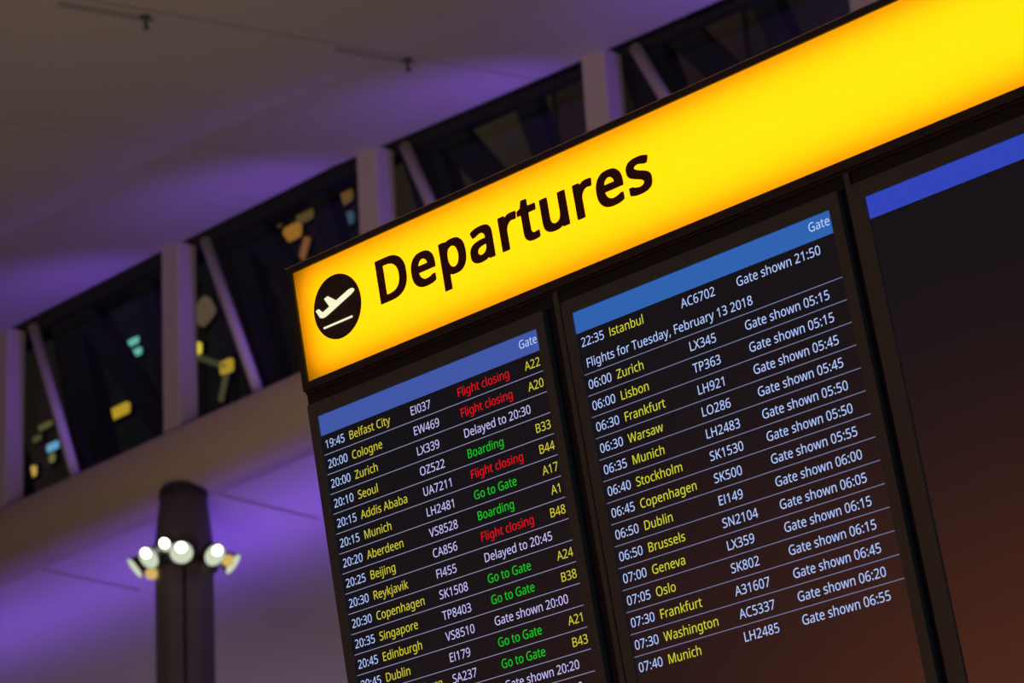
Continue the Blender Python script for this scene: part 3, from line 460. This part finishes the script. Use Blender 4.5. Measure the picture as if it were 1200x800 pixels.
# glass and its frames
for i in range(-1, 5):
    a = (POST_S[i] if i >= 0 else POST_S[0] - 3.3) + .15
    b = (POST_S[i + 1] if i < 4 else POST_S[4] + 3.3) + .15
    t = empty('window_%d' % (i + 2), K((a + b) / 2, .32, 0)); tag(t, kind='structure')
    n = 4; ss = [a + (b - a) * k / n for k in range(n + 1)]
    top = [K(x, .33, ceil_h(x) + .05) for x in ss]
    mb = MB().prism([K(a, .33, .0), K(b, .33, .0)] + top[::-1], [p + AWAY * .02 for p in [K(a, .33, .0), K(b, .33, .0)] + top[::-1]])
    mb.build('pane', GLASS, t)
    mb = MB().box(K, (a, .30, 0), (b, .38, .06))
    mb.prism([top[0] - UP * .02, top[-1] - UP * .02, top[-1] + UP * .08, top[0] + UP * .08],
             [p + AWAY * .06 for p in (top[0] - UP * .02, top[-1] - UP * .02, top[-1] + UP * .08, top[0] + UP * .08)])
    mb.build('window_frame', NAVY, t)

# dark steel bracing just outside the glass, one panel of it per bay
t = empty('roof_truss', K(0, 1.5, -.3))
for i, p in enumerate([-6.55] + list(POST_S[:4])):
    for q in ([(p - 1.0, 3.5), (p - .42, 3.5), (p + .55, .1), (p - .05, .1)],
              [(p - .62, 3.4), (p - .18, 3.4), (p + 2.2, .1), (p + 1.92, .1)],
              [(p + .79, 3.4), (p + 1.07, 3.4), (p + 2.08, .1), (p + 1.79, .1)]):
        mb = MB().prism([K(x, 1.5, h) for x, h in q], [K(x, 1.74, h) for x, h in q])
        mb.build('brace', NAVY, t)
q = [(-9, 3.22), (2, 3.14), (10, 2.84), (10, 3.5), (-9, 3.7)]
MB().prism([K(x, 1.46, h) for x, h in q], [K(x, 1.78, h) for x, h in q]).build('top_chord', NAVY, t)
MB().box(K, (-9, 1.45, -.32), (10, 1.78, .1)).build('bottom_chord', NAVY, t)
tag(t, 'dark navy steel truss with leaning braces seen through the high windows', 'truss')

# added backdrop behind the glass carrying its reflections, panels of different dull tones
t = empty('neighbouring_building', K(0, 6.2, -.3))
mb = MB().box(K, (-24, 6.1, -.32), (16, 6.6, 9)); mb.build('wall', pbr('outside_wall_dark', (.06, .058, .055), .9, noise=.3, nscale=.7), t)
tones = {-11.4: (.20, .17, .15), -8.2: (.075, .105, .125), -4.9: (.10, .10, .10), -1.6: (.42, .36, .22), 1.7: (.27, .18, .16), 5.0: (.2, .15, .15)}
for s, c in tones.items():
    mb = MB().box(K, (s - .9, 6.02, 2.6), (s + 2.3, 6.1, 8.2))
    mb.build('cladding_panel', pbr('cladding_%d' % int(s * 10 + 200), c, .8, noise=.35, nscale=.9), t)
tag(t, 'dark building seen through the high windows, dull cladding panels', 'building')

# lights reflected in the high window glass, built as glowing boxes behind it
def reflected_light(s, h, w, ht, col, strength, label, rot=0.0, group='lights outside the high windows'):
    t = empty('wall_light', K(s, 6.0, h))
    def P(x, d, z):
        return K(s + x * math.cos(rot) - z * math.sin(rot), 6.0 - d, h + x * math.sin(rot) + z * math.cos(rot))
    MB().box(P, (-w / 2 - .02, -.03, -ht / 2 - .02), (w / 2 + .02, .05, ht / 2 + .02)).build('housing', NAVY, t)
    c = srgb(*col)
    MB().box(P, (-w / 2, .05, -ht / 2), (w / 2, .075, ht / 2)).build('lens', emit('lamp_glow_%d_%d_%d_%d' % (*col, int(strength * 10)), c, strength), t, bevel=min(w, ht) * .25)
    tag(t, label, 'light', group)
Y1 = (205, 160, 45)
reflected_light(-8.53, 4.37, .52, .17, Y1, 1.1, 'brightest yellow bar of light in the window left of the column post')
reflected_light(-9.02, 4.81, .22, .17, (120, 110, 60), .9, 'dull olive light up left of the bright yellow bar')
reflected_light(-8.92, 4.53, .17, .1, (150, 135, 60), .9, 'small olive light close left of the bright yellow bar')
reflected_light(-8.95, 4.36, .12, .12, (110, 120, 130), .8, 'small grey light lowest left of the bright yellow bar')
reflected_light(-8.16, 5.40, .24, .10, (120, 200, 185), 1.1, 'upper of two green bars of light left of the column post')
reflected_light(-8.09, 5.20, .24, .11, (120, 200, 185), 1.1, 'lower of two green bars of light left of the column post')
reflected_light(-7.60, 5.74, .16, .2, (125, 155, 225), 1.2, 'pale blue light touching the left side of the column post')
reflected_light(-7.60, 5.37, .16, .12, (130, 185, 190), 1.0, 'pale green light under the blue one beside the column post')
reflected_light(-10.20, 4.31, .28, .12, (110, 165, 210), 1.2, 'slanted light blue bar of light in the leftmost window')
reflected_light(-10.40, 4.72, .34, .09, (105, 98, 55), .9, 'upper dull olive bar above the light blue bar')
reflected_light(-10.62, 4.57, .2, .09, (95, 88, 50), .9, 'lower dull olive bar left of the light blue bar')
reflected_light(-10.22, 4.13, .12, .14, (130, 125, 75), .9, 'small olive light just below the light blue bar')
reflected_light(-11.05, 4.24, .24, .3, (175, 140, 55), 1.1, 'larger amber light at the foot of the leftmost window')
reflected_light(-10.76, 4.05, .24, .16, (215, 170, 80), 1.1, 'smaller brighter amber light at the foot of the leftmost window')
reflected_light(-6.63, 4.77, .18, .18, (230, 200, 70), 1.3, 'bright yellow light touching the right side of the column post')
reflected_light(-6.30, 4.46, .75, .09, (75, 72, 50), .9, 'dull grey arm of light sloping between two yellow lights', rot=-.52)
reflected_light(-5.95, 4.27, .26, .2, (190, 150, 45), 1.1, 'amber light at the joint of two dull arms right of the column post')
reflected_light(-6.05, 3.98, .10, .42, (85, 78, 50), .9, 'dull arm of light hanging from the amber joint light', rot=-.35)
reflected_light(-6.42, 5.30, .36, .36, (105, 84, 68), .9, 'dull brown pink panel of light right of the column post', rot=.5)
reflected_light(-6.71, 5.80, .09, .09, (190, 200, 200), 1.2, 'tiny white light high beside the column post')
reflected_light(-7.97, 4.28, .10, .10, (170, 140, 110), 1.0, 'tiny pale pink light low left of the column post')
reflected_light(-4.83, 6.20, .36, .26, (112, 74, 42), 1.0, 'brown orange patch of light left of the yellow sign corner, leftmost')
reflected_light(-4.42, 5.86, .34, .22, (165, 106, 36), 1.1, 'bright orange patch of light in the middle above the sign corner')
reflected_light(-4.12, 6.14, .30, .40, (100, 76, 44), 1.0, 'dull brown tall patch of light above the sign corner')
reflected_light(-4.22, 5.45, .12, .5, (140, 86, 48), 1.0, 'narrow slanting orange light just above the sign corner', rot=-.45)
reflected_light(-3.44, 5.97, .60, .2, (112, 80, 38), 1.0, 'wide brown light beside the post above the letter p', rot=.15)
reflected_light(-3.80, 6.40, .22, .16, (125, 84, 50), 1.0, 'small brown orange light up left of the wide brown light')
reflected_light(-3.22, 5.64, .18, .18, (62, 84, 104), 1.0, 'dull blue light beside the post above the letter p')
reflected_light(-4.97, 4.92, .15, .2, (100, 66, 54), 1.0, 'dull reddish light left of the yellow sign corner')

# sprinklers on the upper ceiling
def sprinkler(s, tt, label):
    base = UC(s, tt) - PN * .03
    t = empty('sprinkler', base)
    MB().rev(base + PN * .02, -PN, [(.045, 0), (.045, .02), (.018, .025), (.018, .10), (.03, .105), (.03, .115)], 14).build('head', FRAME, t)
    q = UC(s, tt + .95) - PN * .03
    MB().tube(base - PN * .015, q - PN * .015, .010, 8).build('pipe', pbr('pipe_grey', (.36, .33, .33), .6), t)
    tag(t, label, 'sprinkler', 'sprinklers on the sloping ceiling')
sprinkler(5.95, 1.77, 'small dark sprinkler on the ceiling above the second post')
sprinkler(5.88, 4.9, 'small dark sprinkler at the top edge of the picture, left of centre')

# column under the beam with two halves and a dark slot between them
VIEW = Vector((O.x + .35 - 0, O.y, 0)).normalized()     # direction viewer -> column on plan
CC = K(.235, .10, 0)
CX = Vector((VIEW.y, -VIEW.x, 0))                         # to the viewer's right
t = empty('support_column', Vector((CC.x, CC.y, 0)))
def CP(x, y, z):
    return Vector((CC.x, CC.y, 0)) + CX * x + VIEW * y + UP * z
def dshape(sx, r, flare=1.0):
    # half of a rounded column: flat side to the slot
    pts = [(sx * .016, -r), (sx * r * .55, -r * .93), (sx * r * .85, -r * .62), (sx * r, -r * .2), (sx * r, r * .2), (sx * r * .85, r * .62), (sx * r * .55, r * .93), (sx * .016, r)]
    return pts
ZT = O.z - .64
ZR = 10.80
for sx in (-1, 1):
    pts = dshape(sx, .315)
    mb = MB().prism([CP(x, y, 0) for x, y in pts], [CP(x, y, ZR) for x, y in pts])
    mb.build('shaft', COLUMN, t, bevel=.01)
MB().box(CP, (-.02, -.24, 0), (.02, .24, ZR)).build('slot', GROOVE, t)
mb = MB()
rings = [(.32, ZR - .12), (.335, ZR), (.33, ZR + .06), (.245, ZT + .05)]
mb.rev(CP(0, 0, 0), UP, rings, 28)
mb.build('capital', pbr('capital_dark', (.12, .115, .11), .5, noise=.08, nscale=4), t, smooth=True)
MB().rev(CP(0, 0, 0), UP, [(.26, ZT - .09), (.27, ZT - .07), (.27, ZT + .0), (.26, ZT + .02)], 28).build('collar', GROOVE, t)
MB().rev(CP(0, 0, 0), UP, [(.36, ZR - .16), (.375, ZR - .14), (.375, ZR - .08), (.36, ZR - .06)], 28).build('lamp_ring', GROOVE, t)
MB().rev(CP(0, 0, 0), UP, [(.45, 0), (.45, .04), (.36, .06), (.36, .16)], 28).build('foot', GROOVE, t)
tag(t, 'dark round column with a flared head carrying a ring of spotlights', 'column')

LENS = emit('spot_lens_glow', (1.0, .97, .80), 9)
DISH = emit('spot_dish_glow', srgb(205, 215, 190), 1.0)
AMB = emit("spot_side_glow", srgb(222, 186, 104), .9)
def spotlight(az, z, label, core=True, tilt=38, rad=.52, small=False, side=None):
    a = R(az)
    out = (CX * math.sin(a) - VIEW * math.cos(a))
    d = (out * math.cos(R(tilt)) - UP * math.sin(R(tilt))).normalized()
    c = CP(0, 0, z) + out * rad
    k = .55 if small else 1.0
    t = empty('spotlight', CP(0, 0, z + .02) + out * .36)
    MB().tube(CP(0, 0, z + .02) + out * .33, c - d * .08, .022, 10).build('bracket', GROOVE, t)
    MB().rev(c, d, [(.05 * k, -.15 * k), (.085 * k, -.12 * k), (.10 * k, -.04 * k), (.132 * k, .0), (.132 * k, .014)], 24).build('housing', GROOVE, t, smooth=False)
    MB().rev(c + d * .0145, d, [(.122 * k, 0), (.122 * k, .004)], 24).build('reflector', DISH if core is not None else AMB, t)
    if core:
        up = (UP - d * UP.dot(d)).normalized()
        MB().rev(c + d * .0187 + up * .06 * k, d, [((.052 if not small else .09) * k, 0), ((.046 if not small else .08) * k, .02)], 20).build('lens', LENS, t)
    if side is not None:
        sa, sr, sz = side
        q = CP(0, 0, z + sz) + (CX * math.sin(R(sa)) - VIEW * math.cos(R(sa))) * sr
        MB().rev(q + UP * .06, -UP, [(.03, 0), (.065, .03), (.06, .10), (.02, .12)], 16).build('gear_lamp', AMB, t, smooth=True)  # lamplight caught on the housings, put in as a glowing amber piece
    tag(t, label, 'spotlight', 'spotlights round the column')
ZS = ZR - .12
spotlight(-86, ZS, 'spotlight on the far left of the column ring, seen edge on', core=False, side=(-70, .375, -.11))
spotlight(-45, ZS, 'bright spotlight left of the middle on the column ring')
spotlight(-3, ZS, 'brightest spotlight facing the viewer in the middle of the column ring')
spotlight(-27, ZS + .13, 'small bright lamp just left of the middle spotlight', small=True, rad=.42)
spotlight(38, ZS, 'bright spotlight right of the middle on the column ring')
spotlight(80, ZS, 'spotlight on the far right of the column ring, seen edge on', core=False, side=(62, .53, -.02))

# ------------------------------------------------------------------ the departures board
BASE = Vector((B(1.0, -1.5, -.1).x, B(1.0, -1.5, -.1).y, 0))
board = empty('departures_board', BASE)
tag(board, 'large airport departures board with a glowing yellow sign over three dark screens', 'departures board')
UR = 2.0          # right end of the yellow panel
VB = -.2365       # its lower edge
# sign case: lips round the panel and the case behind it
mb = MB()
mb.box(B, (-.016, 0.0, -.16), (UR + .016, .0125, .004))
mb.box(B, (-.016, -.2535, -.16), (UR + .016, VB, .004))
mb.box(B, (-.016, VB, -.16), (0.0, 0.0, .004))
mb.box(B, (UR, VB, -.16), (UR + .016, 0.0, .004))
mb.box(B, (-.016, -.2535, -.175), (UR + .016, .0125, -.16))
mb.box(B, (-.0155, -.2585, -.15), (UR + .0155, -.2535, -.002))
o = mb.build('sign_case', FRAME, board)
MB().box(B, (-.0165, .0125, -.16), (UR + .0165, .0146, .0045)).build('top_trim', pbr('trim_brushed_grey', (.95, .95, .95), .5), board, bevel=.0005)  # pale strip stands in for light catching the case's top edge
sign = MB().add([B(0, 0, -.001), B(UR, 0, -.001), B(UR, VB, -.001), B(0, VB, -.001)], [(3, 2, 1, 0)]).build('sign_panel', translucent('yellow_acrylic', (1.0, .355, .002)), board)
tag(sign, 'glowing yellow panel reading Departures')
mb = MB().add([B(.024, -.014, -.042), B(UR - .024, -.014, -.042), B(UR - .024, VB + .014, -.042), B(.024, VB + .014, -.042)], [(3, 2, 1, 0)])
mb.build('backlight', emit('led_backlight', (1, .97, .9), 2.68), board)
VINYL = pbr('black_vinyl', (.20, .085, .06), .7)
mb = MB()
EM = .0916 / .516
put_text(mb, 'Departures', .2225, -.1398, EM, 1.045, .0012, offset='sign', track=.0065)
mb.build('lettering', VINYL, sign, smooth='flat2d')
DC = (.1113, -.1080); DR = .0675
N = 64
ring = [(DC[0] + DR * math.cos(2 * math.pi * i / N), DC[1] + DR * math.sin(2 * math.pi * i / N)) for i in range(N)]
MB().prism([B(u, v, .0014) for u, v in ring], [B(u, v, .0004) for u, v in ring]).build('pictogram_disc', pbr('black_print', (.13, .12, .11), .7), sign)
plane = [(.0503, -.0993), (.0590, -.0972), (.0692, -.1078), (.0900, -.1016), (.0785, -.0818), (.0893, -.0790), (.1112, -.0952), (.1500, -.0838),
         (.1590, -.0835), (.1648, -.0868), (.1640, -.0912), (.1560, -.0950), (.0960, -.1135), (.0760, -.1192), (.0670, -.1198), (.0600, -.1170)]
IVORY = emit('lit_ivory_symbol', srgb(250, 246, 205), 1.0)
MB().prism([B(u, v, .0024) for u, v in plane], [B(u, v, .0016) for u, v in plane]).build('airplane_symbol', IVORY, sign)
MB().box(B, (.0655, -.1433, .0016), (.1488, -.1391, .0024)).build('runway_line', IVORY, sign)

# housing behind the screens
VLOW = -1.42
mb = MB()
mb.box(B, (-.013, VLOW, -.13), (UR + .013, -.2575, -.012))
mb.box(B, (-.0150, -.2835, -.13), (UR + .015, -.2580, -.005))
mb.build('housing', RECESS, board)
mb = MB().box(B, (.6615, -1.40, -.013), (.6745, -.2585, -.0005)); mb.build('mullion', BEZEL, board, bevel=.001)
mb = MB().box(B, (1.3425, -1.40, -.013), (1.3535, -.2585, -.0005)); mb.build('mullion', BEZEL, board, bevel=.001)
for u in (.35, 1.65):
    q = B(u, -1.35, -.09)
    MB().box(lambda x, y, z: Vector((x, y, z)), (q.x - .06, q.y - .04, 0), (q.x + .06, q.y + .04, q.z)).build('support_leg', FRAME, board, bevel=.005)

TIME = emit('text_pale_blue', srgb(178, 200, 255)); LAV = emit('text_lavender', srgb(196, 190, 246))
YEL = emit('text_yellow', srgb(206, 196, 48)); LIME = emit('text_lime', srgb(204, 206, 48))
RED = emit('text_red', srgb(228, 16, 28)); GRN = emit('text_green', srgb(18, 196, 32))
LINE = emit('line_blue_grey', srgb(114, 120, 158)); LINE2 = emit('line_lavender_grey', srgb(136, 134, 166)); HDR = emit('header_text', srgb(190, 212, 255))
EMS = .0172 / .48
XS = .93
TM = [TIME, YEL, LAV, RED, GRN, LIME, LINE, HDR, LINE2, LCD]
def display(u0, uw, vt, hh, hcol, label, rows, head, first_base, city_mi, flight_mi, status_mi, line_mi, ringsize):
    pb = B(u0 + uw / 2, -.285 - .55, -.03)
    sc = MB().box(B, (u0 - .0002, vt - 1.07, -.0115), (u0 + uw + .0002, vt + .0002, 0.0)).build('display_screen', LCD, board)
    tag(sc, label)
    l, r_, tp, bt = u0 - ringsize[0], u0 + uw + ringsize[1], -.2845, vt - 1.07 - .022
    mb = MB()
    mb.box(B, (l, vt, -.0115), (r_, tp, .0035)); mb.box(B, (l, bt, -.0115), (r_, vt - 1.07, .0035))
    mb.box(B, (l, vt - 1.07, -.0115), (u0, vt, .0035)); mb.box(B, (u0 + uw, vt - 1.07, -.0115), (r_, vt, .0035))
    mb.build('bezel', BEZEL, sc)
    MB().box(B, (u0, vt - hh, .0001), (u0 + uw, vt, .0004)).build('header_bar', emit('header_%d' % int(u0 * 1000), srgb(*hcol)), sc)
    if head:
        mb = MB(); put_text(mb, 'Gate', u0 + uw - .004, first_base + .0455 - .0005, EMS * .95, XS, .0008, 7, 'R')
        mb.build('header_text', TM, sc, smooth='flat2d')
    for k, row in enumerate(rows):
        if not row: continue
        v = first_base - .04145 * k
        mb = MB()
        w = .0006
        if 'note' in row:
            put_text(mb, row['note'], u0 + .0105, v, EMS, XS, w, 0)
            name = row['note']
        else:
            tm, city, fl, st, gate = row['r']
            if tm: put_text(mb, tm, u0 + .0068, v, EMS, XS, w, 0)
            if city: put_text(mb, city, u0 + .0755, v, EMS, XS, w, city_mi)
            if fl: put_text(mb, fl, u0 + .2485, v, EMS, XS, w, flight_mi)
            mi = {'Fl': 3, 'Bo': 4, 'Go': 4}.get(st[:2], status_mi)
            if st: put_text(mb, st, u0 + .3765, v, EMS, XS, w, mi)
            if gate: put_text(mb, gate, u0 + uw - .0055, v, EMS, XS, w, 1, 'R')
            name = ' '.join(x for x in row['r'] if x)
        if not row.get('line', True):
            mb.add([B(a, b, .0001) for a, b in ((u0 + .0015, v - .0125), (u0 + uw - .0005, v - .0125), (u0 + uw - .0005, v + .024), (u0 + .0015, v + .024))], [(0, 1, 2, 3)], 9)
        else:
            mb.box(B, (u0 + .0015, v - .0127, .0002), (u0 + uw - .0005, v - .0113, .0006), line_mi)
        o = mb.build('flight_row', TM, sc, smooth='flat2d')
        tag(o, 'row reading ' + name)
    return sc
def rr(*a, **k):
    d = {'r': a}; d.update(k); return d
FC, GG, BD = 'Flight closing', 'Go to Gate', 'Boarding'
rows1 = [rr('19:45', 'Belfast City', 'EI037', FC, 'A22'), rr('20:00', 'Cologne', 'EW469', FC, 'A20'), rr('20:00', 'Zurich', 'LX339', 'Delayed to 20:30', ''),
         rr('20:10', 'Seoul', 'OZ522', BD, 'B33'), rr('20:15', 'Addis Ababa', 'UA7211', FC, 'B44'), rr('20:15', 'Munich', 'LH2481', GG, 'A17'),
         rr('20:20', 'Aberdeen', 'VS8528', BD, 'A1'), rr('20:25', 'Beijing', 'CA856', FC, 'B48'), rr('20:30', 'Reykjavik', 'FI455', 'Delayed to 20:45', ''),
         rr('20:30', 'Copenhagen', 'SK1508', GG, 'A24'), rr('20:35', 'Singapore', 'TP8403', GG, 'B38'), rr('20:45', 'Edinburgh', 'VS8510', 'Gate shown 20:00', ''),
         rr('20:45', 'Dublin', 'EI179', GG, 'A21'), rr('', 'Johannesburg', 'SA237', GG, 'B43'), rr('', '', '', 'Gate shown 20:20', ''), rr('', '', '', 'Gate shown 20:20', '')]
GS = 'Gate shown '
rows2 = [rr('22:35', 'Istanbul', 'AC6702', GS + '21:50', '', line=False), {'note': 'Flights for Tuesday, February 13 2018'}]
for x in (('06:00', 'Zurich', 'LX345', '05:15'), ('06:00', 'Lisbon', 'TP363', '05:15'), ('06:30', 'Frankfurt', 'LH921', '05:45'), ('06:30', 'Warsaw', 'LO286', '05:45'),
          ('06:35', 'Munich', 'LH2483', '05:50'), ('06:40', 'Stockholm', 'SK1530', '05:50'), ('06:45', 'Copenhagen', 'SK500', '05:55'), ('06:50', 'Dublin', 'EI149', '06:00'),
          ('06:50', 'Brussels', 'SN2104', '06:05'), ('07:00', 'Geneva', 'LX359', '06:15'), ('07:05', 'Oslo', 'SK802', '06:15'), ('07:30', 'Frankfurt', 'A31607', '06:45'),
          ('07:30', 'Washington', 'AC5337', '06:20'), ('07:40', 'Munich', 'LH2485', '06:55')):
    rows2.append(rr(x[0], x[1], x[2], GS + x[3], ''))
rows2[-1]['line'] = False
display(.0125, .600, -.3137, .0422, (66, 86, 166), 'left screen listing evening flights 19:45 onwards', rows1, True, -.3848, 1, 2, 2, 8, (.0245, .0215))
display(.7040, .599, -.3115, .0420, (48, 98, 176), 'middle screen listing early morning flights for February 13', rows2, True, -.3818, 5, 0, 0, 6, (.0235, .0225))
display(1.3795, .600, -.3140, .0410, (50, 68, 184), 'right screen, blank under its blue bar', [], False, -.38, 5, 0, 0, 6, (.0265, .0215))
